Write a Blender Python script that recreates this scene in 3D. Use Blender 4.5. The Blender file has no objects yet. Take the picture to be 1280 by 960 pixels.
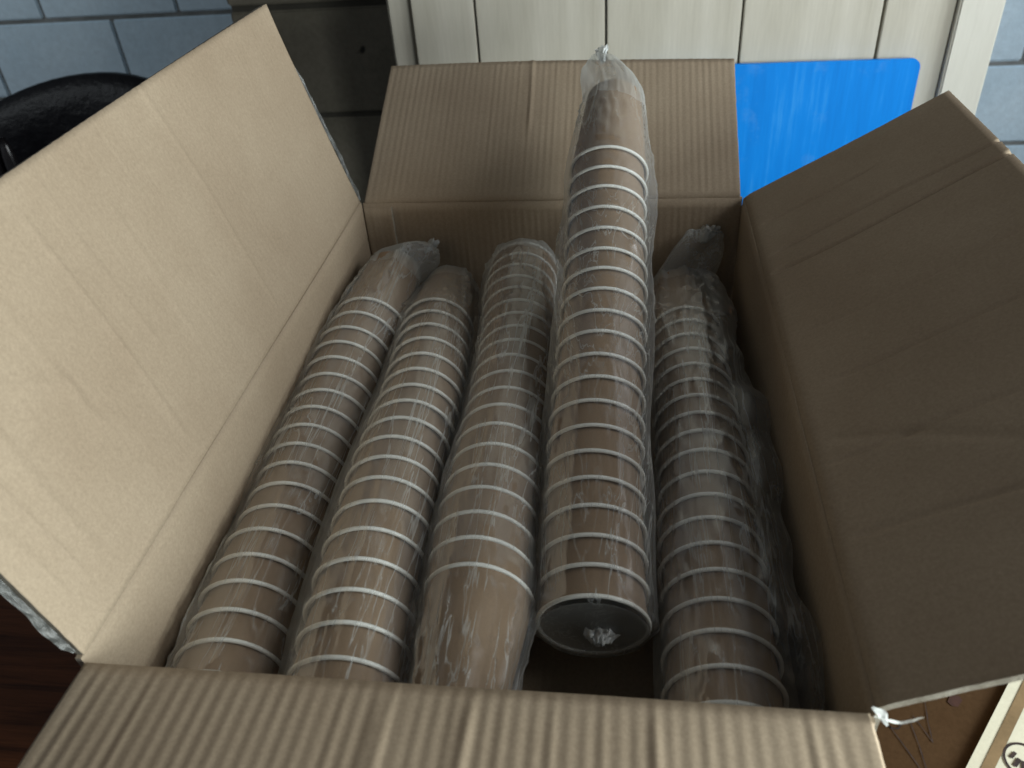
import bpy, bmesh, math, random
from mathutils import Vector, Matrix, noise
random.seed(7)
sc = bpy.context.scene
C = sc.collection

# ------------------------------------------------------------------ camera
cam_data = bpy.data.cameras.new('camera')
cam_data.sensor_width = 36.0
cam_data.lens = 1021.48 / 1280 * 36.0
cam_data.clip_start = 0.01
cam_data.clip_end = 100
cam = bpy.data.objects.new('camera', cam_data)
C.objects.link(cam)
PITCH, YAW, ROLL = 0.6417117, -0.1678573, 0.0864555
CAM_POS = Vector((0.091919, -0.256916, 0.406383))
fw = Vector((math.sin(YAW)*math.cos(PITCH), math.cos(YAW)*math.cos(PITCH), -math.sin(PITCH)))
r0 = Vector((math.cos(YAW), -math.sin(YAW), 0))
d0 = fw.cross(r0)
rt = math.cos(ROLL)*r0 + math.sin(ROLL)*d0
dn = -math.sin(ROLL)*r0 + math.cos(ROLL)*d0
M = Matrix.Identity(4)
for i in range(3):
    M[i][0] = rt[i]; M[i][1] = -dn[i]; M[i][2] = -fw[i]; M[i][3] = CAM_POS[i]
cam.matrix_world = M
cam_data.dof.use_dof = True
cam_data.dof.focus_distance = 0.72
cam_data.dof.aperture_fstop = 9.0
sc.camera = cam

# ------------------------------------------------------------------ light
world = bpy.data.worlds.new('World')
sc.world = world
world.use_nodes = True
bg = world.node_tree.nodes['Background']
bg.inputs['Color'].default_value = (0.88, 0.94, 1.0, 1)
bg.inputs['Strength'].default_value = 0.088

def area_lamp(name, loc, target, sx, sy, power, color):
    l = bpy.data.lights.new(name, 'AREA')
    l.shape = 'RECTANGLE'; l.size = sx; l.size_y = sy
    l.energy = power; l.color = color
    o = bpy.data.objects.new(name, l)
    C.objects.link(o)
    o.location = loc
    o.rotation_euler = (Vector(target) - Vector(loc)).to_track_quat('-Z', 'Y').to_euler()
    return o
# assumed daylight from the right, its source out of view
area_lamp('assumed_daylight', (0.90, -0.12, 0.150), (-0.2, 0.06, 0.10), 0.55, 0.30, 21, (0.93, 1.0, 0.97))
# lamp added high on the right to lift the cup tops and rims
area_lamp('cup_fill_light', (1.45, 0.05, 0.98), (0.0, 0.3, 0.0), 0.9, 0.5, 7.0, (1.0, 0.98, 0.94))
# lamp added further along the right side to brighten the back boards and blocks
l = area_lamp('back_fill_light', (2.1, 0.45, 0.9), (0.62, 1.75, -0.1), 0.9, 1.2, 12, (0.90, 0.97, 1.0)); l.data.spread = math.radians(95)
# added lamp, out of view at left, brightening the block wall
l = area_lamp('wall_fill_light', (-2.7, 0.5, 0.8), (-1.75, 2.1, -0.1), 0.9, 1.0, 2.8, (0.88, 0.96, 1.0)); l.data.spread = math.radians(90)

sc.view_settings.view_transform = 'Standard'
sc.view_settings.look = 'None'
sc.view_settings.exposure = 0.0
sc.view_settings.gamma = 1.0
sc.cycles.use_denoising = True
sc.cycles.max_bounces = 10
sc.cycles.transparent_max_bounces = 32
sc.cycles.caustics_reflective = False
sc.cycles.caustics_refractive = False
sc.cycles.sample_clamp_indirect = 4.0

# ------------------------------------------------------------------ helpers
def tag(o, label=None, cat=None, group=None, kind=None):
    if label: o['label'] = label
    if cat: o['category'] = cat
    if group: o['group'] = group
    if kind: o['kind'] = kind
    return o

def empty(name, loc=(0, 0, 0), mat=None):
    o = bpy.data.objects.new(name, None)
    o.empty_display_size = 0.02
    C.objects.link(o)
    if mat is not None: o.matrix_world = mat
    else: o.location = loc
    return o

def mesh_obj(name, verts, faces, material, parent=None, smooth=True, mat=None):
    me = bpy.data.meshes.new(name)
    me.from_pydata([tuple(v) for v in verts], [], faces)
    me.validate()
    if smooth: me.polygons.foreach_set('use_smooth', [True]*len(me.polygons))
    if material: me.materials.append(material)
    o = bpy.data.objects.new(name, me)
    C.objects.link(o)
    if parent: o.parent = parent
    if mat is not None: o.matrix_local = mat
    return o

def box_mesh(name, size, material, bevel=0.0, seg=2):
    bm = bmesh.new()
    bmesh.ops.create_cube(bm, size=1)
    bmesh.ops.scale(bm, vec=size, verts=bm.verts)
    if bevel:
        bmesh.ops.bevel(bm, geom=bm.edges[:], offset=bevel, segments=seg, affect='EDGES')
    me = bpy.data.meshes.new(name); bm.to_mesh(me); bm.free()
    if material: me.materials.append(material)
    return me

def box_obj(name, lo, hi, material, parent=None, bevel=0.002, seg=2):
    size = [hi[i]-lo[i] for i in range(3)]
    me = box_mesh(name, size, material, bevel, seg)
    o = bpy.data.objects.new(name, me)
    C.objects.link(o)
    if parent:
        o.parent = parent
        o.location = Vector([(hi[i]+lo[i])/2 for i in range(3)]) - parent.location
    else:
        o.location = [(hi[i]+lo[i])/2 for i in range(3)]
    return o

def tube(name, pts, rad, material, parent=None, n=10, closed_ends=True):
    vs, fs = [], []
    pts = [Vector(p) for p in pts]
    up = Vector((0.13, 0.21, 0.97))
    for i, p in enumerate(pts):
        t = (pts[min(i+1, len(pts)-1)] - pts[max(i-1, 0)]).normalized()
        a = t.cross(up)
        if a.length < 1e-4: a = t.cross(Vector((1, 0, 0)))
        a.normalize(); b = t.cross(a)
        r = rad[i] if isinstance(rad, (list, tuple)) else rad
        for k in range(n):
            th = 2*math.pi*k/n
            vs.append(p + r*(math.cos(th)*a + math.sin(th)*b))
    for i in range(len(pts)-1):
        for k in range(n):
            fs.append((i*n+k, i*n+(k+1) % n, (i+1)*n+(k+1) % n, (i+1)*n+k))
    if closed_ends:
        fs.append(tuple(range(n)))
        fs.append(tuple(reversed(range((len(pts)-1)*n, len(pts)*n))))
    return mesh_obj(name, vs, fs, material, parent)

# ------------------------------------------------------------------ materials
def new_mat(name):
    m = bpy.data.materials.new(name)
    m.use_nodes = True
    nt = m.node_tree
    return m, nt, nt.nodes['Principled BSDF']

def N(nt, kind, **kw):
    n = nt.nodes.new(kind)
    for k, v in kw.items():
        if k.startswith('_'):
            n.inputs[k[1:].replace('_', ' ')].default_value = v
        else:
            setattr(n, k, v)
    return n

def ramp(nt, src, stops):
    r = N(nt, 'ShaderNodeValToRGB')
    el = r.color_ramp.elements
    while len(el) < len(stops): el.new(0.5)
    for e, (p, c) in zip(el, stops):
        e.position = p; e.color = (*c, 1) if len(c) == 3 else c
    nt.links.new(src, r.inputs[0])
    return r

def coords(nt, scale=(1, 1, 1), rot=(0, 0, 0)):
    tc = N(nt, 'ShaderNodeTexCoord')
    mp = N(nt, 'ShaderNodeMapping')
    mp.inputs['Scale'].default_value = scale
    mp.inputs['Rotation'].default_value = rot
    nt.links.new(tc.outputs['Object'], mp.inputs[0])
    return mp.outputs[0]

def mix_col(nt, a, b, fac, mode='MIX'):
    m = N(nt, 'ShaderNodeMix', data_type='RGBA', blend_type=mode)
    if isinstance(fac, float): m.inputs[0].default_value = fac
    else: nt.links.new(fac, m.inputs[0])
    for i, s in ((6, a), (7, b)):
        if isinstance(s, tuple): m.inputs[i].default_value = (*s, 1)
        else: nt.links.new(s, m.inputs[i])
    return m.outputs[2]

def mottled(name, c1, c2, big=9, fine=260, rough=0.85, bump=0.15, dist=0.0004, stretch=(1, 1, 1), fibre=0.35, spec=0.2, spots=None):
    m, nt, b = new_mat(name)
    v = coords(nt, stretch)
    n1 = N(nt, 'ShaderNodeTexNoise', _Scale=big, _Detail=6.0, _Roughness=0.6)
    n2 = N(nt, 'ShaderNodeTexNoise', _Scale=fine, _Detail=5.0, _Roughness=0.7)
    for n in (n1, n2): nt.links.new(v, n.inputs['Vector'])
    r1 = ramp(nt, n1.outputs['Fac'], [(0.3, c1), (0.7, c2)])
    r2 = ramp(nt, n2.outputs['Fac'], [(0.25, (0.62, 0.60, 0.58)), (0.75, (1.22, 1.22, 1.22))])
    col = mix_col(nt, r1.outputs[0], r2.outputs[0], fibre, 'MULTIPLY')
    if spots:
        n3 = N(nt, 'ShaderNodeTexNoise', _Scale=spots[0], _Detail=2.0)
        nt.links.new(v, n3.inputs['Vector'])
        r3 = ramp(nt, n3.outputs['Fac'], [(spots[1], (0, 0, 0)), (spots[1]+0.03, (1, 1, 1))])
        col = mix_col(nt, col, spots[2], r3.outputs[0])
    nt.links.new(col, b.inputs['Base Color'])
    b.inputs['Roughness'].default_value = rough
    b.inputs['Specular IOR Level'].default_value = spec
    bp = N(nt, 'ShaderNodeBump', _Strength=bump, _Distance=dist)
    nt.links.new(n2.outputs['Fac'], bp.inputs['Height'])
    nt.links.new(bp.outputs[0], b.inputs['Normal'])
    return m

KRAFT = mottled('kraft_board', (0.325, 0.255, 0.182), (0.405, 0.330, 0.243), big=5, fine=420, fibre=0.5, bump=0.25, dist=0.0003)
KRAFT_EDGE = mottled('board_cut_edge', (0.22, 0.20, 0.16), (0.38, 0.36, 0.31), big=90, fine=700, fibre=0.6, bump=0.6, dist=0.001)
CUP = mottled('cup_paper', (0.245, 0.170, 0.108), (0.285, 0.202, 0.133), big=30, fine=900, rough=0.6, fibre=0.4, bump=0.1, dist=0.0001, spec=0.3)
CUP_IN = mottled('cup_lining', (0.20, 0.185, 0.155), (0.25, 0.23, 0.195), big=40, fine=500, rough=0.45, fibre=0.1, bump=0.05, spec=0.4)
CUP_RIM = mottled('cup_rim_paper', (0.74, 0.75, 0.72), (0.84, 0.85, 0.82), big=120, fine=700, rough=0.5, fibre=0.15, bump=0.1, dist=0.0001, spec=0.4)
TAPE = mottled('grey_tape', (0.05, 0.054, 0.054), (0.12, 0.125, 0.12), big=60, fine=300, rough=0.25, fibre=0.5, bump=0.8, dist=0.001, spec=0.6)
WHITE_PAPER = mottled('torn_white_paper', (0.72, 0.76, 0.74), (0.86, 0.88, 0.86), big=60, fine=400, fibre=0.2)
BIRCH = mottled('birch_board', (0.50, 0.475, 0.395), (0.61, 0.585, 0.505), big=5, fine=60, rough=0.5, fibre=0.22, bump=0.06, stretch=(5, 5, 0.35), spec=0.35)
TRIM = mottled('pale_trim', (0.66, 0.65, 0.58), (0.74, 0.73, 0.66), big=6, fine=60, rough=0.5, fibre=0.12, bump=0.05, stretch=(4, 4, 0.5))
GROOVE = mottled('groove_dark', (0.05, 0.055, 0.06), (0.08, 0.085, 0.095), big=8, fine=60)
BLOCK = mottled('painted_block', (0.50, 0.64, 0.75), (0.60, 0.73, 0.83), big=5, fine=70, rough=0.75, fibre=0.35, bump=0.5, dist=0.003)
MORTAR = mottled('mortar', (0.13, 0.14, 0.14), (0.24, 0.25, 0.25), big=14, fine=120, fibre=0.5, bump=0.6, dist=0.003)
PIER = mottled('bare_block', (0.15, 0.14, 0.108), (0.22, 0.20, 0.16), big=6, fine=80, fibre=0.5, bump=0.5, dist=0.003, spots=(14, 0.70, (0.035, 0.033, 0.028)))
PIER_MORTAR = mottled('pier_mortar', (0.06, 0.056, 0.046), (0.09, 0.085, 0.07), big=10, fine=100)
BLACK = mottled('black_vinyl', (0.005, 0.005, 0.007), (0.008, 0.008, 0.010), big=20, fine=14, rough=0.40, bump=0.35, dist=0.02)
BLACK_GLOSS = mottled('black_gloss_plastic', (0.012, 0.011, 0.012), (0.02, 0.018, 0.02), big=20, fine=300, rough=0.22, spec=0.6, fibre=0.1)
PEN = mottled('pen_ink', (0.012, 0.009, 0.010), (0.03, 0.02, 0.018), big=200, fine=900, rough=0.5)
STAIN = mottled('brown_stain', (0.020, 0.008, 0.006), (0.035, 0.014, 0.010), big=200, fine=900)
CREAM = mottled('cream_print', (0.33, 0.32, 0.26), (0.39, 0.38, 0.31), big=12, fine=300, rough=0.6, fibre=0.2)
BROWN_INK = mottled('brown_print', (0.10, 0.068, 0.035), (0.14, 0.095, 0.05), big=40, fine=300, rough=0.6, fibre=0.3)
FLOORM = mottled('floor_dark', (0.06, 0.055, 0.05), (0.10, 0.09, 0.08), big=4, fine=60)

def wood_dark():
    m, nt, b = new_mat('dark_wood')
    v = coords(nt, (1.2, 22, 22), (0, 0, 0.12))
    n1 = N(nt, 'ShaderNodeTexNoise', _Scale=4.0, _Detail=8.0, _Roughness=0.65, _Distortion=0.6)
    n2 = N(nt, 'ShaderNodeTexNoise', _Scale=26.0, _Detail=6.0, _Roughness=0.7)
    for n in (n1, n2): nt.links.new(v, n.inputs['Vector'])
    r1 = ramp(nt, n1.outputs['Fac'], [(0.32, (0.060, 0.018, 0.007)), (0.52, (0.19, 0.062, 0.022)), (0.72, (0.25, 0.084, 0.032))])
    r2 = ramp(nt, n2.outputs['Fac'], [(0.3, (0.6, 0.6, 0.6)), (0.7, (1.15, 1.15, 1.15))])
    nt.links.new(mix_col(nt, r1.outputs[0], r2.outputs[0], 0.7, 'MULTIPLY'), b.inputs['Base Color'])
    b.inputs['Roughness'].default_value = 0.45
    b.inputs['Specular IOR Level'].default_value = 0.3
    bp = N(nt, 'ShaderNodeBump', _Strength=0.2, _Distance=0.0006)
    nt.links.new(n2.outputs['Fac'], bp.inputs['Height']); nt.links.new(bp.outputs[0], b.inputs['Normal'])
    return m
WOOD = wood_dark()

def blue_board():
    m, nt, b = new_mat('blue_painted_board')
    v = coords(nt, (16, 16, 1.1))
    n1 = N(nt, 'ShaderNodeTexNoise', _Scale=3.0, _Detail=7.0, _Roughness=0.65)
    nt.links.new(v, n1.inputs['Vector'])
    v2 = coords(nt, (1, 1, 1))
    n2 = N(nt, 'ShaderNodeTexNoise', _Scale=9.0, _Detail=8.0, _Roughness=0.7)
    nt.links.new(v2, n2.inputs['Vector'])
    r1 = ramp(nt, n1.outputs['Fac'], [(0.30, (0.002, 0.205, 0.72)), (0.56, (0.003, 0.255, 0.84)), (0.74, (0.05, 0.36, 0.90))])
    r2 = ramp(nt, n2.outputs['Fac'], [(0.54, (0, 0, 0)), (0.78, (0.45, 0.45, 0.45))])
    col = mix_col(nt, r1.outputs[0], (0.20, 0.42, 0.72), r2.outputs[0])
    nt.links.new(col, b.inputs['Base Color'])
    b.inputs['Roughness'].default_value = 0.6
    b.inputs['Specular IOR Level'].default_value = 0.15
    return m
BLUE = blue_board()

def film_mat(name, haze=0.020, edge=0.27, streak=0.50, gloss=0.035):
    m = bpy.data.materials.new(name)
    m.use_nodes = True
    nt = m.node_tree
    nt.nodes.remove(nt.nodes['Principled BSDF'])
    out = nt.nodes['Material Output']
    tr = N(nt, 'ShaderNodeBsdfTransparent'); tr.inputs[0].default_value = (0.97, 0.975, 0.97, 1)
    df = N(nt, 'ShaderNodeBsdfDiffuse'); df.inputs[0].default_value = (0.72, 0.76, 0.76, 1)
    tl = N(nt, 'ShaderNodeBsdfTranslucent'); tl.inputs[0].default_value = (0.72, 0.76, 0.76, 1)
    gl = N(nt, 'ShaderNodeBsdfGlossy', _Roughness=0.38); gl.inputs[0].default_value = (0.95, 0.97, 1, 1)
    v = coords(nt, (1, 0.055, 1))
    w1 = N(nt, 'ShaderNodeTexNoise', _Scale=75.0, _Detail=4.0, _Roughness=0.55, _Distortion=0.8)
    nt.links.new(v, w1.inputs['Vector'])
    v2 = coords(nt, (1, 0.45, 1), (0.3, 0.2, 0.5))
    w2 = N(nt, 'ShaderNodeTexNoise', _Scale=60.0, _Detail=5.0, _Roughness=0.6, _Distortion=1.5)
    nt.links.new(v2, w2.inputs['Vector'])
    add = N(nt, 'ShaderNodeMath', operation='ADD')
    nt.links.new(w1.outputs['Fac'], add.inputs[0]); nt.links.new(w2.outputs['Fac'], add.inputs[1])
    bp = N(nt, 'ShaderNodeBump', _Strength=0.30, _Distance=0.002)
    nt.links.new(add.outputs[0], bp.inputs['Height'])
    for s in (df, gl): nt.links.new(bp.outputs[0], s.inputs['Normal'])
    lw = N(nt, 'ShaderNodeLayerWeight', _Blend=0.28)
    nt.links.new(bp.outputs[0], lw.inputs['Normal'])
    pw = N(nt, 'ShaderNodeMath', operation='POWER'); pw.inputs[1].default_value = 1.5
    nt.links.new(lw.outputs['Facing'], pw.inputs[0])
    me = N(nt, 'ShaderNodeMath', operation='MULTIPLY'); me.inputs[1].default_value = edge
    nt.links.new(pw.outputs[0], me.inputs[0])
    # thin ridged veins: crinkle whitening plus painted-in bright streaks of reflection
    sub = N(nt, 'ShaderNodeMath', operation='SUBTRACT'); sub.inputs[1].default_value = 0.5
    nt.links.new(w1.outputs['Fac'], sub.inputs[0])
    ab = N(nt, 'ShaderNodeMath', operation='ABSOLUTE'); nt.links.new(sub.outputs[0], ab.inputs[0])
    rp = ramp(nt, ab.outputs[0], [(0.0, (1, 1, 1)), (0.022, (0, 0, 0))])
    ms = N(nt, 'ShaderNodeMath', operation='MULTIPLY'); ms.inputs[1].default_value = streak
    nt.links.new(rp.outputs[0], ms.inputs[0])
    big = N(nt, 'ShaderNodeTexNoise', _Scale=16.0, _Detail=2.0)
    nt.links.new(v2, big.inputs['Vector'])
    bigr = ramp(nt, big.outputs['Fac'], [(0.38, (0, 0, 0)), (0.58, (1, 1, 1))])
    ms2 = N(nt, 'ShaderNodeMath', operation='MULTIPLY')
    nt.links.new(ms.outputs[0], ms2.inputs[0]); nt.links.new(bigr.outputs[0], ms2.inputs[1])
    hz = N(nt, 'ShaderNodeMath', operation='MULTIPLY_ADD'); hz.inputs[1].default_value = haze; hz.inputs[2].default_value = haze
    nt.links.new(big.outputs['Fac'], hz.inputs[0])
    s1 = N(nt, 'ShaderNodeMath', operation='ADD'); nt.links.new(me.outputs[0], s1.inputs[0]); nt.links.new(ms2.outputs[0], s1.inputs[1])
    s2 = N(nt, 'ShaderNodeMath', operation='ADD', use_clamp=True); nt.links.new(s1.outputs[0], s2.inputs[0]); nt.links.new(hz.outputs[0], s2.inputs[1])
    dm = N(nt, 'ShaderNodeMixShader', _Fac=0.4)
    nt.links.new(df.outputs[0], dm.inputs[1]); nt.links.new(tl.outputs[0], dm.inputs[2])
    m1 = N(nt, 'ShaderNodeMixShader')
    nt.links.new(s2.outputs[0], m1.inputs[0]); nt.links.new(tr.outputs[0], m1.inputs[1]); nt.links.new(dm.outputs[0], m1.inputs[2])
    fr = N(nt, 'ShaderNodeFresnel', _IOR=1.5); nt.links.new(bp.outputs[0], fr.inputs['Normal'])
    fm = N(nt, 'ShaderNodeMath', operation='MULTIPLY_ADD', use_clamp=True); fm.inputs[1].default_value = 0.17; fm.inputs[2].default_value = gloss*0.3
    nt.links.new(fr.outputs[0], fm.inputs[0])
    m2 = N(nt, 'ShaderNodeMixShader')
    nt.links.new(fm.outputs[0], m2.inputs[0]); nt.links.new(m1.outputs[0], m2.inputs[1]); nt.links.new(gl.outputs[0], m2.inputs[2])
    nt.links.new(m2.outputs[0], out.inputs['Surface'])
    return m
FILM = film_mat('plastic_film')
FILM_END = film_mat('plastic_film_gathered', haze=0.14, edge=0.34, streak=0.42, gloss=0.05)
FILM_LOOSE = film_mat('plastic_film_loose', haze=0.024, edge=0.34, streak=0.40, gloss=0.04)
FILM_KNOT = film_mat('plastic_film_bunched', haze=0.55, edge=0.5, streak=0.5, gloss=0.3)

# ------------------------------------------------------------------ setting
W = 0.45; L = 0.64021; HW = W/2
TABLE_Z = -0.168
FLOOR_Z = -0.92

floor = mesh_obj('floor', [(-4, -3, FLOOR_Z), (4, -3, FLOOR_Z), (4, 2.3, FLOOR_Z), (-4, 2.3, FLOOR_Z)], [(0, 1, 2, 3)], FLOORM)
tag(floor, kind='structure')

# block wall: every block a piece, mortar bed recessed behind them
def block_course(parent, me_list, x0, x1, pitch, face_y, z_rows, offs):
    for (za, off) in zip(z_rows, offs):
        k = math.floor((x0-off)/pitch)
        x = off + k*pitch
        while x < x1:
            me = random.choice(me_list)
            o = bpy.data.objects.new('block', me)
            C.objects.link(o); o.parent = parent
            o.location = Vector((x+pitch/2, face_y+0.05+random.uniform(-0.001, 0.001), za)) - parent.location
            x += pitch

def rough_block(name, size, material):
    bm = bmesh.new()
    bmesh.ops.create_cube(bm, size=1)
    bmesh.ops.scale(bm, vec=size, verts=bm.verts)
    bmesh.ops.bevel(bm, geom=bm.edges[:], offset=0.004, segments=2, affect='EDGES')
    for v in bm.verts:
        n = noise.noise_vector(v.co*11 + Vector((random.random()*50, 0, 0)))
        v.co += 0.0012*n
    me = bpy.data.meshes.new(name); bm.to_mesh(me); bm.free()
    me.materials.append(material)
    return me

wall = empty('block_wall', (0, 2.1, FLOOR_Z))
tag(wall, 'blue-grey painted concrete block wall with dark mortar joints behind everything', 'wall')
bp_, bh = 0.417, 0.2185
wblocks = [rough_block('block', (bp_-0.007, 0.1, bh-0.012), BLOCK) for _ in range(4)]
rows = [-0.08+bh/2 + bh*i for i in range(-4, 3)]
offs = [-1.588 if (i % 2 == 0) else -1.383 for i in range(-4, 3)]
block_course(wall, wblocks, -2.5, 1.7, bp_, 2.1, rows, offs)
box_obj('mortar_bed', (-2.9, 2.106, FLOOR_Z), (2.2, 2.19, -0.08+3*bh), MORTAR, wall, bevel=0)

pier = empty('block_pier', (-0.57, 1.5, FLOOR_Z))
tag(pier, 'dark brown unpainted block pier beside the pale panelling', 'pier')
pb = [rough_block('block', (0.345, 0.1, 0.216), PIER) for _ in range(3)]
for i in range(-4, 3):
    o = bpy.data.objects.new('block', random.choice(pb)); C.objects.link(o); o.parent = pier
    o.location = Vector((-0.565, 1.55, 0.048 - 0.114 + 0.228*(i+1))) - pier.location
box_obj('mortar_bed', (-0.733, 1.507, FLOOR_Z), (-0.397, 2.09, 0.73), PIER_MORTAR, pier, bevel=0)

# pale vertical boards
pan = empty('board_panelling', (0.15, 1.3, FLOOR_Z))
tag(pan, 'pale birch panelling of vertical boards with dark grooves behind the box', 'panelling')
box_obj('backing', (-0.335, 1.322, FLOOR_Z), (0.70, 1.345, 1.0), GROOVE, pan, bevel=0)
for (a, b, y0) in [(-0.297, -0.183, 1.30), (-0.179, 0.0515, 1.30), (0.0555, 0.288, 1.30), (0.292, 0.522, 1.30), (0.527, 0.640, 1.30)]:
    box_obj('board', (a, y0, FLOOR_Z+0.002), (b, 1.321, 1.0), BIRCH, pan, bevel=0.0015)
o = box_obj('edge_strip', (-0.345, 1.312, FLOOR_Z+0.002), (-0.300, 1.346, 1.0), BIRCH, pan, bevel=0.004)
o = box_obj('corner_post', (0.641, 1.285, FLOOR_Z+0.002), (0.712, 1.346, 1.0), TRIM, pan, bevel=0.003)

# table
tab = empty('wooden_table', (0, 0.1, FLOOR_Z))
tag(tab, 'dark reddish brown wooden table the open box stands on', 'table')
box_obj('table_top', (-0.80, -0.50, TABLE_Z-0.03), (0.80, 0.80, TABLE_Z), WOOD, tab, bevel=0.003)
for sx in (-0.72, 0.72):
    for sy in (-0.42, 0.72):
        box_obj('leg', (sx-0.03, sy-0.03, FLOOR_Z), (sx+0.03, sy+0.03, TABLE_Z-0.03), WOOD, tab, bevel=0.003)

# blue board leaning on the panelling
def rounded_rect(w, h, r, n=8):
    pts = []
    for cx, cy, a0 in ((w/2-r, h-r, 0), (-w/2+r, h-r, 90), (-w/2+r, r, 180), (w/2-r, r, 270)):
        for k in range(n+1):
            a = math.radians(a0+90*k/n)
            pts.append((cx+r*math.cos(a), cy+r*math.sin(a)))
    return pts
rp = rounded_rect(0.50, 0.884, 0.015)
nr = len(rp)
bv = [(x, 0, z) for x, z in rp] + [(x, 0.008, z) for x, z in rp]
bf = [tuple(range(nr)), tuple(reversed(range(nr, 2*nr)))] + [(i, nr+i, nr+(i+1) % nr, (i+1) % nr) for i in range(nr)]
tilt = Matrix.Translation((0.342, 1.235, FLOOR_Z)) @ Matrix.Rotation(-0.045, 4, 'X') @ Matrix.Rotation(0.004, 4, 'Y')
blue = mesh_obj('blue_board', bv, bf, BLUE, smooth=False, mat=tilt)
tag(blue, 'scuffed bright blue board with rounded corner leaning on pale panelling', 'board')

# black chair
chair = empty('office_chair', (-1.25, 1.55, FLOOR_Z))
tag(chair, 'black chair with rounded back and glossy curved armrests by block wall', 'chair')
CL = chair.location
bm = bmesh.new()
nx, nz = 20, 14
def back_pt(u, v, side):
    x = -1.75 + u*0.90
    dx = x+1.2
    ztop = -0.121 - (0.62 if dx < 0 else 1.2)*dx*dx
    z = -0.62 + (ztop+0.62)*v
    y = 1.70 - 0.05*(abs((u-0.5)*2)**2) - 0.02*math.sin(v*3) + side*0.03*(1-0.75*max(0, v-0.9)/0.1)
    return (x-CL.x, y-CL.y, z-CL.z)
vs = []; fs = []
for sidev in (-1, 1):
    for j in range(nz+1):
        for i in range(nx+1): vs.append(back_pt(i/nx, j/nz, sidev))
st = (nx+1)*(nz+1)
for j in range(nz):
    for i in range(nx):
        a = j*(nx+1)+i
        fs.append((a, a+1, a+nx+2, a+nx+1)); fs.append((st+a, st+a+nx+1, st+a+nx+2, st+a+1))
for i in range(nx):
    a = nz*(nx+1)+i; fs.append((a, a+1, st+a+1, st+a)); fs.append((i+1, i, st+i, st+i+1))
for j in range(nz):
    a = j*(nx+1); fs.append((a, a+nx+1, st+a+nx+1, st+a)); a += nx; fs.append((a+nx+1, a, st+a, st+a+nx+1))
mesh_obj('backrest', vs, fs, BLACK, chair)
box_obj('seat', (-1.48, 1.22, -0.58), (-0.97, 1.68, -0.50), BLACK, chair, bevel=0.03, seg=4)
for (x, zt, y0) in ((-1.488, -0.198, 1.58), (-1.438, -0.228, 1.56), (-0.93, -0.26, 1.56)):
    pts = [(x-CL.x+0.012*math.sin(k/14*3.1)-0.02*(1-k/14), y0-CL.y-0.03*(1-k/14), -0.54-CL.z+(zt+0.54)*k/14) for k in range(15)]
    tube('armrest', pts, [0.017]*11+[0.017, 0.0155, 0.012, 0.005], BLACK_GLOSS, chair, n=16)
tube('post', [(0.02, -0.08, 0.08), (0.02, -0.08, 0.34)], 0.025, BLACK_GLOSS, chair)
for k in range(5):
    a = 2*math.pi*k/5
    lg = tube('leg', [(0.02, -0.08, 0.09), (0.02+0.28*math.cos(a), -0.08+0.28*math.sin(a), 0.06)], [0.025, 0.015], BLACK_GLOSS, chair)
    tube('caster', [(0.02+0.28*math.cos(a)-0.015, -0.08+0.28*math.sin(a), 0.026), (0.02+0.28*math.cos(a)+0.015, -0.08+0.28*math.sin(a), 0.026)], 0.026, BLACK_GLOSS, lg, n=14)

# ------------------------------------------------------------------ the box
box = empty('cardboard_box', (0, L/2, TABLE_Z))
tag(box, 'large open corrugated cardboard box filled with bagged paper cup stacks', 'box')
BO = box.location
TH = 0.0045
BOTTOM = TABLE_Z + 0.006

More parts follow.
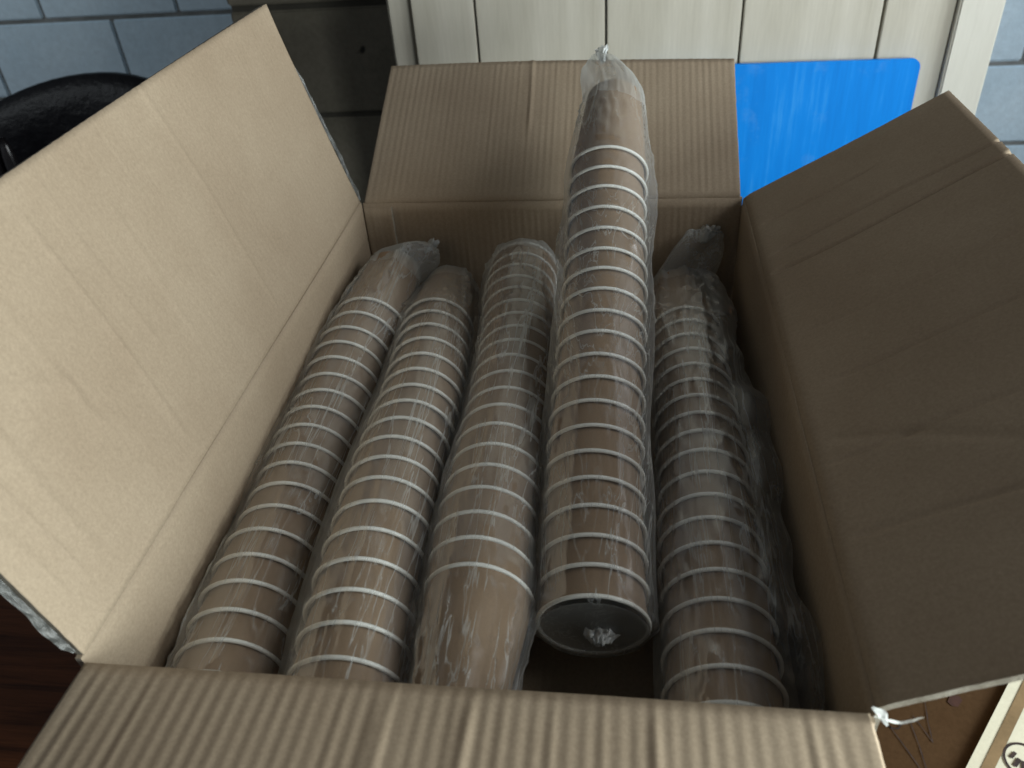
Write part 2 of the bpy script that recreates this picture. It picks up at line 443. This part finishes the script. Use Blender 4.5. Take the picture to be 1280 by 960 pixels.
def board(name, c0, c1, d0, d1, normal, flutes, amp, creases=(), warp=None, nv=26, parent=None, inset=0.0, rag=0.0006, seed=0, hinge_dent=0.0012, diag=None, mat=None):
    """corrugated sheet: u runs along the hinge c0-c1, v outward along d; normal = visible liner side"""
    rnd = random.Random(seed)
    c0, c1, d0, d1, nrm = (Vector(q) for q in (c0, c1, d0, d1, normal))
    nrm.normalize()
    nu = flutes*6
    fa = [amp*rnd.choice([0.5, 0.7, 0.9, 1.0, 1.25, 0.8, 1.1]) for _ in range(flutes+2)]
    fo = [rnd.uniform(-0.35, 0.35)*amp for _ in range(flutes+2)]
    def pos(u, v):
        uu = inset*(1 if v > 0.02 else v/0.02)
        ue = uu + u*(1-2*uu)
        p = c0.lerp(c1, ue) + v*d0.lerp(d1, ue)
        e = 0.0
        f = ue*flutes
        k = int(min(max(f, 0), flutes))
        fr = f-k
        fade = min(1, v*22)
        a = fa[k]*(0.75+0.5*noise.noise(Vector((k*3.1, v*3, seed))))
        e += fade*(a*math.cos(2*math.pi*(fr-0.5)) + (fo[k]*(1-fr)+fo[k+1]*fr))
        for (uc, dep, wid, v0, v1) in creases:
            du = (ue-uc-0.004*math.sin(v*5+uc*40))*flutes/wid
            g = math.exp(-du*du)
            s = min(max((v-v0)/0.08, 0), 1)*min(max((v1-v)/0.08, 0), 1)
            e += dep*g*s
        if diag:
            for (ua, va, ub, vb, dep) in diag:
                t = ((ue-ua)*(ub-ua)+(v-va)*(vb-va))/((ub-ua)**2+(vb-va)**2)
                tc_ = min(max(t, 0), 1)
                dd = math.hypot((ue-ua-tc_*(ub-ua))*1.4, v-va-tc_*(vb-va))
                e += dep*math.exp(-(dd/0.010)**2)
        e -= hinge_dent*math.exp(-(v/0.018)**2)
        e += 0.0012*noise.noise(Vector((ue*3, v*2.2, seed+5.5)))
        if warp: e += warp(ue, v)
        return p, e
    vs = []; fs = []
    grid = []
    for j in range(nv+1):
        v = (j/nv)
        for i in range(nu+1):
            u = i/nu
            vv = v
            if j == nv: vv = 1 + rag*3*noise.noise(Vector((u*120, seed, 1)))
            p, e = pos(u, vv)
            if i in (0, nu):
                p = p + (c1-c0).normalized()*rag*noise.noise(Vector((v*60, seed, 2+i)))
            grid.append((p, e))
    for p, e in grid: vs.append(p + nrm*e)
    n1 = len(vs)
    for p, e in grid: vs.append(p + nrm*(e*0.5-TH))
    rowlen = nu+1
    flip = ((c1-c0).cross(d0)).dot(nrm) < 0
    def q(a, b, c, d): fs.append((d, c, b, a) if flip else (a, b, c, d))
    for j in range(nv):
        for i in range(nu):
            a = j*rowlen+i
            q(a, a+1, a+rowlen+1, a+rowlen)
            b = n1+a
            q(b, b+rowlen, b+rowlen+1, b+1)
    nface = len(fs)
    for i in range(nu):
        q(i, n1+i, n1+i+1, i+1)
        a = nv*rowlen+i; q(a, a+1, n1+a+1, n1+a)
    for j in range(nv):
        a = j*rowlen; q(a, a+rowlen, n1+a+rowlen, n1+a)
        a += nu; q(a, n1+a, n1+a+rowlen, a+rowlen)
    par = parent or box
    o = mesh_obj(name, [v - BO for v in vs] if par is box else vs, fs, mat or KRAFT, par)
    me = o.data
    me.materials.append(KRAFT_EDGE)
    for k in range(nface, len(fs)):
        hinge = k < nface+2*nu and (k-nface) % 2 == 0      # the fold itself keeps its liner
        me.polygons[k].material_index = 0 if hinge else 1
        me.polygons[k].use_smooth = False
    return o

def pol(side, h, deg):
    a = math.radians(deg)
    return Vector(side)*h*math.cos(a) + Vector((0, 0, h*math.sin(a)))
X, Y = Vector((1, 0, 0)), Vector((0, 1, 0))
FL, FR, NL, NR = Vector((-HW, L, 0)), Vector((HW, L, 0)), Vector((-HW, 0, 0)), Vector((HW, 0, 0))

# walls (v runs downward)
dep = -BOTTOM + 0.002
board('wall', NL+Vector((0, 0, 0.001)), FL+Vector((0, 0, 0.001)), (0, 0, -dep), (0, 0, -dep), X, 80, 0.00012, nv=14, seed=1)
board('wall', NR+Vector((0, 0, -0.0015)), FR+Vector((0, 0, -0.0015)), (0, 0, -dep), (0, 0, -dep), -X, 80, 0.00012, nv=14, seed=2)
board('wall', FL+Vector((0.0, 0, -0.002)), FR+Vector((0, 0, -0.002)), (0, 0, -dep), (0, 0, -dep), -Y, 56, 0.00016, nv=14, seed=3)
board('wall', NL+Vector((0, 0, -0.002)), NR+Vector((0, 0, -0.002)), (0, 0, -dep), (0, 0, -dep), Y, 56, 0.00016, nv=14, seed=4)
board('glue_tab', FL+Vector((0.001, -0.004, -0.006)), FL+Vector((0.036, -0.004, -0.006)), (0, 0, -0.14), (0, 0, -0.14), -Y, 5, 0.00015, nv=10, seed=5)
board('bottom', (-HW-0.003, -0.003, BOTTOM), (HW+0.003, -0.003, BOTTOM), (0, L+0.006, 0), (0, L+0.006, 0), (0, 0, 1), 56, 0.0001, nv=10, seed=6)

# flaps
hl = 0.525*W
left_flap = board('flap', NL+Vector((-0.001, 0.003, 0)), FL+Vector((-0.001, -0.002, 0)), pol(-X, hl, 74.0), pol(-X, hl, 72.6),
      Vector((math.sin(math.radians(74.3)), 0, math.cos(math.radians(74.3)))), 80, 0.00010,
      creases=[(0.585, 0.0009, 0.40, 0.10, 1.1), (0.278, 0.0011, 0.4, 0.05, 0.95), (0.088, 0.0016, 0.6, 0.1, 1.1), (0.19, 0.0007, 0.4, 0.3, 1.1), (0.40, 0.0006, 0.5, 0.2, 0.8), (0.058, 0.0011, 0.35, 0.1, 0.6), (0.33, 0.0005, 0.5, 0.3, 1.1), (0.025, 0.0012, 0.5, 0.1, 0.8)],
      warp=lambda u, v: 0.010*v*v*(u-0.5)**2*4 - 0.004*math.sin(math.pi*u)*v, seed=11, nv=40, hinge_dent=0.0002,
      diag=[(0.13, 0.60, 0.19, 0.50, 0.0011), (0.19, 0.50, 0.18, 0.40, 0.0011), (0.18, 0.40, 0.215, 0.30, 0.0009)])
hr = 0.499*W
right_flap = board('flap', NR+Vector((0.001, 0.002, 0)), FR+Vector((0.001, -0.002, 0)), pol(X, hr, 30.6), pol(X, hr, 30.6),
      Vector((-math.sin(math.radians(30.6)), 0, math.cos(math.radians(30.6)))), 80, 0.00007,
      creases=[(0.875, -0.0018, 0.30, 0.03, 0.6), (0.768, -0.0022, 0.30, 0.04, 1.1), (0.716, -0.0034, 0.33, 0.02, 1.1), (0.54, -0.0010, 0.36, 0.05, 1.0), (0.425, -0.0016, 0.33, 0.1, 1.1), (0.29, -0.0015, 0.33, 0.03, 0.8), (0.176, -0.0016, 0.34, 0.03, 0.8)],
      warp=lambda u, v: 0.007*math.sin(math.pi*u)*v*v, seed=12, nv=34, hinge_dent=0.0015,
      diag=[(0.325, 0.07, 0.292, 0.296, -0.0008), (0.292, 0.296, 0.233, 0.55, -0.0008)])
back_flap = board('flap', FL+Vector((0.002, 0.001, 0)), FR+Vector((-0.002, 0.001, 0)), pol(Y, 0.519*W, 25.4)+Vector((0.0, 0, 0)), pol(Y, 0.447*W, 31.0),
      Vector((0, -math.sin(math.radians(28)), math.cos(math.radians(28)))), 56, 0.00020,
      creases=[(0.435, 0.0011, 0.45, 0.45, 1.2)], warp=lambda u, v: 0.004*math.sin(math.pi*u)*v, seed=13, nv=26)
front_flap = board('flap', NL+Vector((0.002, -0.001, 0)), NR+Vector((-0.002, -0.001, 0)), pol(-Y, 0.5*W, 3.3), pol(-Y, 0.5*W, 3.4),
      (0, 0.057, 1), 50, 0.00025, creases=[(0.425, 0.0007, 0.40, 0.02, 1.2), (0.525, 0.0008, 0.40, 0.02, 1.2), (0.755, 0.0005, 0.4, 0.02, 1.2)], seed=14, nv=26, hinge_dent=0.0008)

# strips of old packing tape along flap edges and the torn paper flag
def ribbon(name, path, wvec, width, material, parent, crumple=0.001, seed=0, n=40):
    path = [Vector(p) for p in path]; wv = Vector(wvec).normalized()
    vs = []; fs = []
    nn = wv.cross((path[-1]-path[0]).normalized())
    m = 5
    for i in range(n+1):
        t = i/n*(len(path)-1); k = min(int(t), len(path)-2); p = path[k].lerp(path[k+1], t-k)
        wd = width*(0.9+0.35*noise.noise(Vector((i*0.13, seed, 0))))*min(1, 0.35+i/6, 0.35+(n-i)/6)
        for j in range(m+1):
            s = j/m
            off = crumple*noise.noise(Vector((i*0.45, j*0.8, seed+3)))
            vs.append(p + wv*wd*s + nn*off - BO)
    for i in range(n):
        for j in range(m):
            a = i*(m+1)+j; fs.append((a, a+1, a+m+2, a+m+1))
    o = mesh_obj(name, vs, fs, material, parent)
    return o
dl = pol(-X, hl, 74.4)
ribbon('tape_strip', [FL+Vector((-0.004, 0.003, 0)), FL+dl*0.25+Vector((-0.004, 0.004, 0)), FL+dl*0.72+Vector((-0.004, 0.001, 0))], (0.35, 0.8, 0.1), 0.005, TAPE, left_flap, 0.002, 1)
ribbon('tape_strip', [NL+dl*0.02+Vector((-0.003, 0.0024, 0)), NL+dl*0.2+Vector((-0.003, 0.0022, 0)), NL+dl*0.5+Vector((-0.003, 0.0024, 0))], (-0.5, -0.85, 0), 0.0055, TAPE, left_flap, 0.0016, 2)
dr = pol(X, hr, 30.6)
ribbon('torn_paper', [NR+Vector((-0.001, -0.004, 0.002)), NR+Vector((0.012, -0.005, 0.0)), NR+Vector((0.024, -0.002, 0.001))], (0, -0.8, 0.3), 0.0026, WHITE_PAPER, box, 0.0004, 4, n=16)
ribbon('torn_paper', [NR+Vector((-0.002, 0.000, 0.003)), NR+Vector((0.004, -0.009, 0.001))], (0.8, 0.5, 0.1), 0.005, WHITE_PAPER, box, 0.0006, 5, n=10)

# ------------------------------------------------------------------ cups
R = 0.0410; H = 0.104
RW = R*0.952           # wall radius just under the rolled rim
RB = R*0.715           # base radius
TW = 0.0007
NSEG = 48
def lathe(prof, n=NSEG, close=False):
    vs = []; fs = []
    for (r, z) in prof:
        for k in range(n):
            a = 2*math.pi*k/n
            vs.append((r*math.cos(a), r*math.sin(a), z))
    m = len(prof)
    for i in range(m if close else m-1):
        j = (i+1) % m
        for k in range(n):
            fs.append((i*n+k, i*n+(k+1) % n, j*n+(k+1) % n, j*n+k))
    return vs, fs
def me_of(name, vf, material):
    me = bpy.data.meshes.new(name)
    me.from_pydata(vf[0], [], vf[1])
    me.polygons.foreach_set('use_smooth', [True]*len(me.polygons))
    me.materials.append(material)
    return me
def wr(z): return RB + (RW-RB)*z/H
wv, wf = lathe([(wr(0), 0), (wr(H*0.5), H*0.5), (wr(H), H-0.001)])
wv = [(x*(1.009 if (i % NSEG) < 5 else 1), y*(1.009 if (i % NSEG) < 5 else 1), z) for i, (x, y, z) in enumerate(wv)]   # lapped side seam
wall_me = me_of('wall', (wv, wf), CUP)
lin_me = me_of('lining', lathe([(wr(H)-TW, H-0.001), (wr(H*0.5)-TW, H*0.5), (wr(0.006)-TW, 0.006)]), CUP_IN)
rim_prof = []
for k in range(12):
    a = 2*math.pi*k/12
    rim_prof.append((R-0.0016+0.0016*math.cos(a), H-0.0015+0.0016*math.sin(a)))
rim_me = me_of('rim', lathe(rim_prof, close=True), CUP_RIM)
v_, f_ = lathe([(wr(0), 0), (wr(0)-0.0016, 0.0), (wr(0.006)-0.002, 0.006)])
f_.append(tuple(range(2*NSEG, 3*NSEG)))
base_me = me_of('base', (v_, f_), CUP)

ORD = ['nearest', 'second', 'third', 'fourth', 'fifth', 'sixth', 'seventh', 'eighth', 'ninth', 'tenth', 'eleventh', 'twelfth', 'thirteenth', 'fourteenth', 'fifteenth', 'sixteenth', 'seventeenth', 'eighteenth', 'nineteenth', 'farthest']

# each stack is a gently bent line of nested cups:
# V = start x, y, z (farthest rim), elevation far/near, azimuth far/near, pitch; dt, lat = small offsets in mm
STACKS = {
 1: dict(V=[-0.1832, 0.47519, -0.0716, -0.09773, 0.01449, -0.04989, 0.07138, 0.02485], rev=False, extra=0.0245,
    dt=[1.8, 2.4, 2.4, 1.9, 1.8, 1.7, 1.2, 0.4, -0.3, -1.1, -2.0, -2.1, -2.0, -1.8, -1.2, -0.5, 0.5, 1.8],
    lat=[1.1, 2.1, 4.1, 4.5, 2.9, 1.4, 0.5, 0.6, 1.3, 0.7, -1.2, -2.0, -1.6, -0.3, 0.6, 0.8, 0.1, -0.9], name='leftmost stack'),
 2: dict(V=[-0.10636, 0.47062, -0.07845, 0.07935, -0.07871, 0.03926, 0.04008, 0.02544], rev=False, extra=0.0245,
    dt=[-6.2, -3.8, -1.5, 0.7, 3.2, 4.3, 3.9, 2.5, 1.0, 0.1, -1.1, -3.0, -3.7, -2.0, 0.1, 0.9, 1.0, 1.0],
    lat=[3.6, 2.5, 0.9, -0.9, -2.2, -2.8, -2.5, -1.8, -0.6, 0.8, 1.1, 0.5, 0.6, 1.1, 1.3, 0.7, -0.5, -1.2], name='second stack from left'),
 3: dict(V=[-0.02685, 0.59365, -0.07143, 0.00952, -0.00241, 0.07502, -0.01271, 0.0253], rev=True, extra=0,
    dt=[-1.2, -0.6, 0.3, 0.5, 0.4, 0.7, 0.9, 0.1, -0.6, -0.4, 0.4, 0.3, -0.4, -0.3, -0.1, -0.2, -0.2, 0.2, 0.3, -0.1],
    lat=[-0.8, 0.8, 2.5, 2.4, 0.7, -1.1, -2.2, -2.4, -1.6, -1.1, -1.1, -0.7, 0.2, 0.9, 1.2, 1.5, 1.9, 1.5, -0.2, -2.4], name='middle stack'),
 4: dict(V=[0.07523, 0.55599, 0.06409, -0.45806, -0.13427, -0.02718, 0.01988, 0.02521], rev=False, extra=0,
    dt=[-1.6, -1.2, -1.1, 0.3, 2.4, 2.7, 1.7, 0.9, 0.4, -0.0, -0.5, -0.6, -0.7, -0.8, -0.8, -0.6, -0.1, 0.1, 0.1, 0.0],
    lat=[0.6, 1.0, 1.1, 0.4, -0.5, -1.1, -1.4, -1.3, -1.1, -0.6, -0.2, 0.2, 0.8, 1.1, 1.0, 0.8, 0.4, -0.0, -0.4, -0.8], name='raised tilted stack'),
 5: dict(V=[0.15735, 0.49175, -0.09856, 0.03021, 0.00259, 0.03397, -0.0208, 0.02559], rev=False, extra=0.0253,
    dt=[-2.8, -2.6, -1.2, 0.3, 0.9, 0.9, 0.3, -0.2, -0.3, -0.4, 0.5, 1.2, 0.8, 0.0, -0.8, -0.9, 0.0, 1.0],
    lat=[-1.4, -1.1, -0.3, 0.1, 0.2, 0.4, 0.1, -0.1, -0.2, -0.4, -0.2, 0.4, 1.0, 0.9, 0.1, -0.3, -0.2, -0.2], name='rightmost stack'),
}
def frame_of(u):
    up = (Vector((0, 0, 1)) - u*u.z).normalized()
    return up, u.cross(up)
for key, s in STACKS.items():
    x, y, z, e0, e1, a0, a1, p = s['V']
    n = len(s['dt'])
    P = Vector((x, y, z)); cs, us = [], []
    for j in range(n):
        t = j/(n-1); e = e0+(e1-e0)*t; az = a0+(a1-a0)*t
        u = Vector((math.sin(az)*math.cos(e), -math.cos(az)*math.cos(e), math.sin(e)))
        up, sd = frame_of(u)
        cs.append(P + u*s['dt'][j]/1000 + sd*s['lat'][j]/1000); us.append(u)
        P = P + p*u
    if s['extra']:
        cs.append(cs[-1]+us[-1]*s['extra']); us.append(us[-1])
    s['c'], s['u'] = cs, us
    T = [0.0]
    for q0, q1 in zip(cs[:-1], cs[1:]): T.append(T[-1]+(q1-q0).length)
    s['T'] = T

for key, s in STACKS.items():
    n = len(s['c'])
    for j in range(n):
        c, u = s['c'][j], s['u'][j]
        up, sd = frame_of(u)
        ax = (-u if s['rev'] else u)
        ax = (ax + up*random.uniform(-0.014, 0.014) + sd*random.uniform(-0.018, 0.018)).normalized()
        xx = (up - ax*up.dot(ax)).normalized()
        yy = ax.cross(xx)
        o = c - ax*H
        m4 = Matrix(((xx.x, yy.x, ax.x, o.x), (xx.y, yy.y, ax.y, o.y), (xx.z, yy.z, ax.z, o.z), (0, 0, 0, 1)))
        m4 = m4 @ Matrix.Rotation(random.uniform(0, 6.28), 4, 'Z')
        cup = empty('paper_cup', mat=m4)
        ordn = 'farthest' if j == 0 else ('nearest' if j == n-1 else ORD[n-1-j] + ' nearest')
        tag(cup, 'brown paper cup with white rim, %s in the %s' % (ordn, s['name']), 'paper cup', 'nested paper cups in the ' + s['name'])
        for nm, me in (('wall', wall_me), ('rim', rim_me), ('base', base_me), ('lining', lin_me)):
            po = bpy.data.objects.new(nm, me); C.objects.link(po); po.parent = cup

# ------------------------------------------------------------------ plastic sleeves
def film_bag(key, label, near_end, far_tail, wings=(), side=0.004, rough=1.0, seed=0):
    s = STACKS[key]
    T, cs, us = s['T'], s['c'], s['u']
    root = empty('plastic_sleeve', loc=cs[-1])
    O = Vector(cs[-1])
    tag(root, label, 'plastic sleeve', 'clear plastic sleeves around the cup stacks')
    def at(w):
        """centre, right, up, axis at arc length w"""
        if w <= T[0]: c, u = cs[0]+us[0]*(w-T[0]), us[0]
        elif w >= T[-1]: c, u = cs[-1]+us[-1]*(w-T[-1]), us[-1]
        else:
            i = max(k for k in range(len(T)-1) if T[k] <= w)
            f = (w-T[i])/(T[i+1]-T[i]); c, u = cs[i].lerp(cs[i+1], f), us[i].lerp(us[i+1], f).normalized()
        up, sd = frame_of(u)
        return c-O, -sd, up, u
    w0 = T[0] - (0.004 if s['rev'] else H)      # far limit of the cups
    w1 = T[-1] + (H if s['rev'] else 0.003)     # near limit
    NT = 112
    rows = []
    # list of (w, radius, cx, cy, slack)
    def env(w):
        if s['rev']:
            if w > T[-1]: return R + (RB-R)*(w-T[-1])/H
        else:
            if w < T[0]: return R + (RB-R)*(T[0]-w)/H
        return R
    tl, tx, ty, tr = far_tail        # tail length, shift right, shift up, end radius
    nt = 14
    for k in range(nt, 0, -1):
        f = k/nt
        r0_ = env(w0)*1.03 if not s['rev'] else R*1.01
        r = tr + (r0_-tr)*math.sqrt(max(0, 1-f**2.2))
        e = f*f*(3-2*f)
        rows.append((w0 - tl*f, r, tx*e, ty*e, 1.0+0.6*f))
    w = w0
    while w < w1:
        rows.append((w, env(w)*1.012+0.0004, 0, 0, 1.0 if env(w) > R*0.97 else 1.8)); w += 0.0034
    if near_end == 'cap':
        for k in range(1, 13):
            f = k/12
            rows.append((w1+0.0012*math.sin(f*3.1)+0.004*f**6, R*1.012*(1-f)+0.0045*f, 0.004*f, 0.004*f, 0.25))
    else:
        ln = near_end[0]
        for k in range(1, 9):
            f = k/8
            rows.append((w1+ln*f, env(w1)*1.012*(1-f*f)+0.008*f, near_end[1]*f*f, near_end[2]*f*f, 1.0+f))
    vs = []; fs = []
    for (w, r, cx, cy, sl) in rows:
        cc, rgt, up, ax = at(w)
        for k in range(NT):
            th = 2*math.pi*k/NT      # 0 = up, positive to the right
            c, sn = math.cos(th), math.sin(th)
            q1 = noise.noise(Vector((c*2.3+seed*9, sn*2.3, w*9)))
            q2 = noise.noise(Vector((c*5.5+seed*5, sn*5.5, w*24+3)))
            q3 = noise.noise(Vector((c*9+seed, sn*9, w*75+c*3)))
            dpl = 0.0022*max(0, q1)*1.8 + 0.0020*max(0, 1-abs(q2)*5)*max(0, 0.45+q1) + 0.0003*(0.5+q3)
            dpl = max(dpl, 0)*rough*sl
            if sl > 0.5:
                for sgn in (-1, 1):
                    dth = math.atan2(math.sin(th-sgn*math.pi/2), math.cos(th-sgn*math.pi/2))
                    dpl += side*math.exp(-(dth/0.22)**2)*(0.7+0.6*noise.noise(Vector((w*12, sgn, seed))))*min(sl, 1)
                for (tw, amp, sig, wa, wb) in wings:
                    f = min(max((w-wa)/0.05, 0), 1)*min(max((wb-w)/0.05, 0), 1)
                    dth = math.atan2(math.sin(th-tw), math.cos(th-tw))
                    dpl += amp*f*math.exp(-(dth/sig)**2)*(0.75+0.5*noise.noise(Vector((w*16, 7, seed))))
            rr = r + dpl
            vs.append(cc + rgt*(rr*sn+cx) + up*(rr*c+cy))
    m = len(rows)
    for i in range(m-1):
        for k in range(NT):
            fs.append((i*NT+k, i*NT+(k+1) % NT, (i+1)*NT+(k+1) % NT, (i+1)*NT+k))
    film = mesh_obj('film', vs, fs, FILM_LOOSE if key == 5 else FILM, root)
    film.data.materials.append(FILM_END)          # gathered, denser ends of the sleeve
    for pi, po in enumerate(film.data.polygons):
        wrow = rows[pi//NT][0]
        if wrow < w0+0.02 or wrow > w1-0.0006: po.material_index = 1
    # bunched end of the sleeve
    def tuft(pos, dirv, ln, rad, sd_):
        rnd = random.Random(sd_)
        dirv = Vector(dirv).normalized(); a = dirv.orthogonal().normalized(); b = dirv.cross(a)
        tv = []; tf = []; n = 40; mm = 9
        for i in range(mm+1):
            f = i/mm
            for k in range(n):
                th = 2*math.pi*k/n + f*1.4
                pl = 0.62+0.38*abs(math.sin(th*4.5+sd_))*(1) + 0.35*noise.noise(Vector((math.cos(th)*3, math.sin(th)*3, f*4+sd_)))
                r = rad*pl*(0.35+1.0*f**1.3)*(1.0 if f < 0.95 else 0.9)
                tv.append(Vector(pos)+dirv*(ln*f*(1+0.3*noise.noise(Vector((math.cos(th)*2, math.sin(th)*2, sd_)))))+r*(math.cos(th)*a*1.2+math.sin(th)*b*0.7))
        for i in range(mm):
            for k in range(n):
                tf.append((i*n+k, i*n+(k+1) % n, (i+1)*n+(k+1) % n, (i+1)*n+k))
        mesh_obj('bunched_end', tv, tf, FILM_KNOT, root)
    cc, rgt, up, ax = at(w0-tl)
    tuft(cc+rgt*tx+up*ty, rgt*tx*0.5+up*(ty*0.5+0.004)-ax*tl, 0.018, max(tr*1.1, 0.006), seed+1)
    if near_end == 'cap':
        # flattened star of gathered film over the cup mouth
        cc, rgt, up, ax = at(w1)
        cxk, cyk = 0.004, 0.004
        n = 64; rings = 7
        kv = []; kf = []
        for i in range(rings+1):
            f = i/rings
            for k in range(n):
                th = 2*math.pi*k/n
                rr = (0.0022+0.0070*f)*(1+0.5*noise.noise(Vector((math.cos(th)*1.6, math.sin(th)*1.6, 4))))
                z = 0.0045+0.0075*(1-f)**1.1+0.0012*math.sin(th*7+f*6)*(1-abs(f-0.5))+0.003*noise.noise(Vector((math.cos(th)*4, math.sin(th)*4, f*6)))
                kv.append(cc+rgt*(cxk+rr*1.25*math.cos(th))+up*(cyk+rr*math.sin(th))+ax*z)
        for i in range(rings):
            for k in range(n):
                kf.append((i*n+k, i*n+(k+1) % n, (i+1)*n+(k+1) % n, (i+1)*n+k))
        kf.append(tuple(range(n)))
        mesh_obj('twisted_knot', kv, kf, FILM_KNOT, root)
    return root

hp = math.pi/2
film_bag(1, 'crinkled clear plastic sleeve around the leftmost cup stack', (0.02, 0, 0), (0.040, 0.029, 0.003, 0.007), wings=[(-hp*0.75, 0.011, 0.28, 0.13, 0.30)], side=0.0015, seed=1)
film_bag(2, 'clear plastic sleeve around the second cup stack from the left', (0.015, 0, 0), (0.035, -0.012, -0.01, 0.008), side=0.006, seed=2, wings=[(-hp*0.95, 0.005, 0.25, 0.0, 0.45)])
film_bag(3, 'clear plastic sleeve around the middle cup stack, gathered at its near end', (-0.0015, 0.006, -0.004), (0.02, 0.0, -0.01, 0.01), side=0.005, rough=1.25, seed=3, wings=[(hp*0.62, 0.0045, 0.2, 0.42, 0.60)])
film_bag(4, 'clear plastic sleeve on the raised cup stack with knotted near end', 'cap', (0.048, -0.013, 0.009, 0.006), side=0.006, seed=4)
film_bag(5, 'loose clear plastic sleeve around the rightmost cup stack with wide folds', (0.02, 0, 0), (0.030, 0.030, 0.050, 0.012), wings=[(hp*0.80, 0.026, 0.36, 0.08, 0.49), (hp*0.7, 0.018, 0.4, -0.14, 0.12)], side=0.003, rough=1.3, seed=5)

# ------------------------------------------------------------------ beside the box, lower right
SZ = TABLE_Z
def sheet(name, pts, z0, z1, material, smooth=False):
    n = len(pts)
    vs = [(x, y, z1) for x, y in pts] + [(x, y, z0) for x, y in pts]
    fs = [tuple(range(n)), tuple(reversed(range(n, 2*n)))] + [(i, n+i, n+(i+1) % n, (i+1) % n) for i in range(n)]
    return vs, fs
kz = SZ + 0.010
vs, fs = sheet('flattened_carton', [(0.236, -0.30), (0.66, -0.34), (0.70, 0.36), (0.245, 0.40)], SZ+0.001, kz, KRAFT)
KRAFT_SHADED = mottled('kraft_outer_shaded', (0.030, 0.017, 0.009), (0.042, 0.025, 0.0135), big=7, fine=300, fibre=0.5, bump=0.2, spec=0.0, rough=1.0)  # kraft colour darkened to carry the shade under the right flap
kc = mesh_obj('flattened_carton', vs, fs, KRAFT_SHADED, smooth=False)
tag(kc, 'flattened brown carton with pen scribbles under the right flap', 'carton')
def stroke(pts, wd, material=PEN):
    vs = []; fs = []
    pts = [Vector((*p, kz+0.0006)) for p in pts]
    # densify
    d = []
    for a, b in zip(pts[:-1], pts[1:]):
        for k in range(6): d.append(a.lerp(b, k/6))
    d.append(pts[-1])
    for i, p in enumerate(d):
        t = (d[min(i+1, len(d)-1)]-d[max(i-1, 0)]).normalized(); s_ = Vector((-t.y, t.x, 0))
        w_ = wd*(0.7+0.5*noise.noise(Vector((i*0.7, p.x*30, 0))))
        vs += [p+s_*w_, p-s_*w_]
    for i in range(len(d)-1): fs.append((2*i, 2*i+1, 2*i+3, 2*i+2))
    mesh_obj('pen_stroke', vs, fs, material, kc, smooth=False)
stroke([(0.2799, 0.0951), (0.285, 0.0886), (0.2964, 0.0618), (0.3018, 0.0456)], 0.0005)
stroke([(0.2997, 0.0953), (0.3013, 0.0766), (0.3017, 0.0582), (0.3016, 0.0429)], 0.0005)
stroke([(0.3031, 0.098), (0.3075, 0.0879), (0.3113, 0.078), (0.312, 0.0925), (0.3144, 0.1097)], 0.0005)
stroke([(0.2827, 0.0903), (0.2868, 0.0869), (0.2906, 0.0872), (0.2945, 0.0918)], 0.0006)
sv = [(0.3302, 0.1108), (0.3326, 0.1078), (0.3363, 0.1074), (0.3412, 0.1129), (0.3396, 0.1167), (0.3334, 0.1162)]
mesh_obj('stain', [(x, y, kz+0.0006) for x, y in sv], [tuple(range(6))], STAIN, kc, smooth=False)

cz = kz + 0.004
a0 = Vector((0.3748, 0.1251)); a1 = Vector((0.3253, 0.058))
ed = (a1-a0).normalized(); inn = Vector((-ed.y, ed.x))
if inn.x < 0: inn = -inn
p0 = a0 - ed*0.25; p1 = a1 + ed*0.18
vs, fs = sheet('printed_carton_sheet', [tuple(p0), tuple(p1), tuple(p1+inn*0.3), tuple(p0+inn*0.3)], kz+0.0005, cz, CREAM)
pc = mesh_obj('printed_carton_sheet', vs, fs, CREAM, smooth=False)
tag(pc, 'cream printed carton sheet with brown stripe and round emblem, lower right corner', 'carton sheet')
def flat(name, pts, z, material, parent):
    return mesh_obj(name, [(p[0], p[1], z) for p in pts], [tuple(range(len(pts)))], material, parent, smooth=False)
flat('printed_stripe', [p0+inn*0.0075, p1+inn*0.0075, p1+inn*0.0145, p0+inn*0.0145], cz+0.0005, BROWN_INK, pc)
ec = Vector((0.3662, 0.0668)); er = 0.0135
def ring(name, c, ra, rb, z, material, parent, n=48):
    vs = []; fs = []
    for k in range(n):
        a = 2*math.pi*k/n
        vs += [(c.x+ra*math.cos(a), c.y+ra*math.sin(a), z), (c.x+rb*math.cos(a), c.y+rb*math.sin(a), z)]
    for k in range(n):
        j = (k+1) % n; fs.append((2*k, 2*k+1, 2*j+1, 2*j))
    return mesh_obj(name, vs, fs, material, parent, smooth=False)
ring('emblem_ring', ec, er*0.88, er, cz+0.0006, PEN, pc)
def bar(a, b, wd):
    a, b = Vector(a), Vector(b); t = (b-a).normalized(); s_ = Vector((-t.y, t.x))*wd
    flat('emblem_mark', [a+s_, a-s_, b-s_, b+s_], cz+0.0006, PEN, pc)
bar(ec+Vector((-0.0085, 0.002)), ec+Vector((-0.004, 0.006)), 0.0012)
bar(ec+Vector((-0.008, -0.004)), ec+Vector((-0.003, 0.0015)), 0.0014)
bar(ec+Vector((-0.0035, -0.007)), ec+Vector((-0.001, 0.000)), 0.0012)
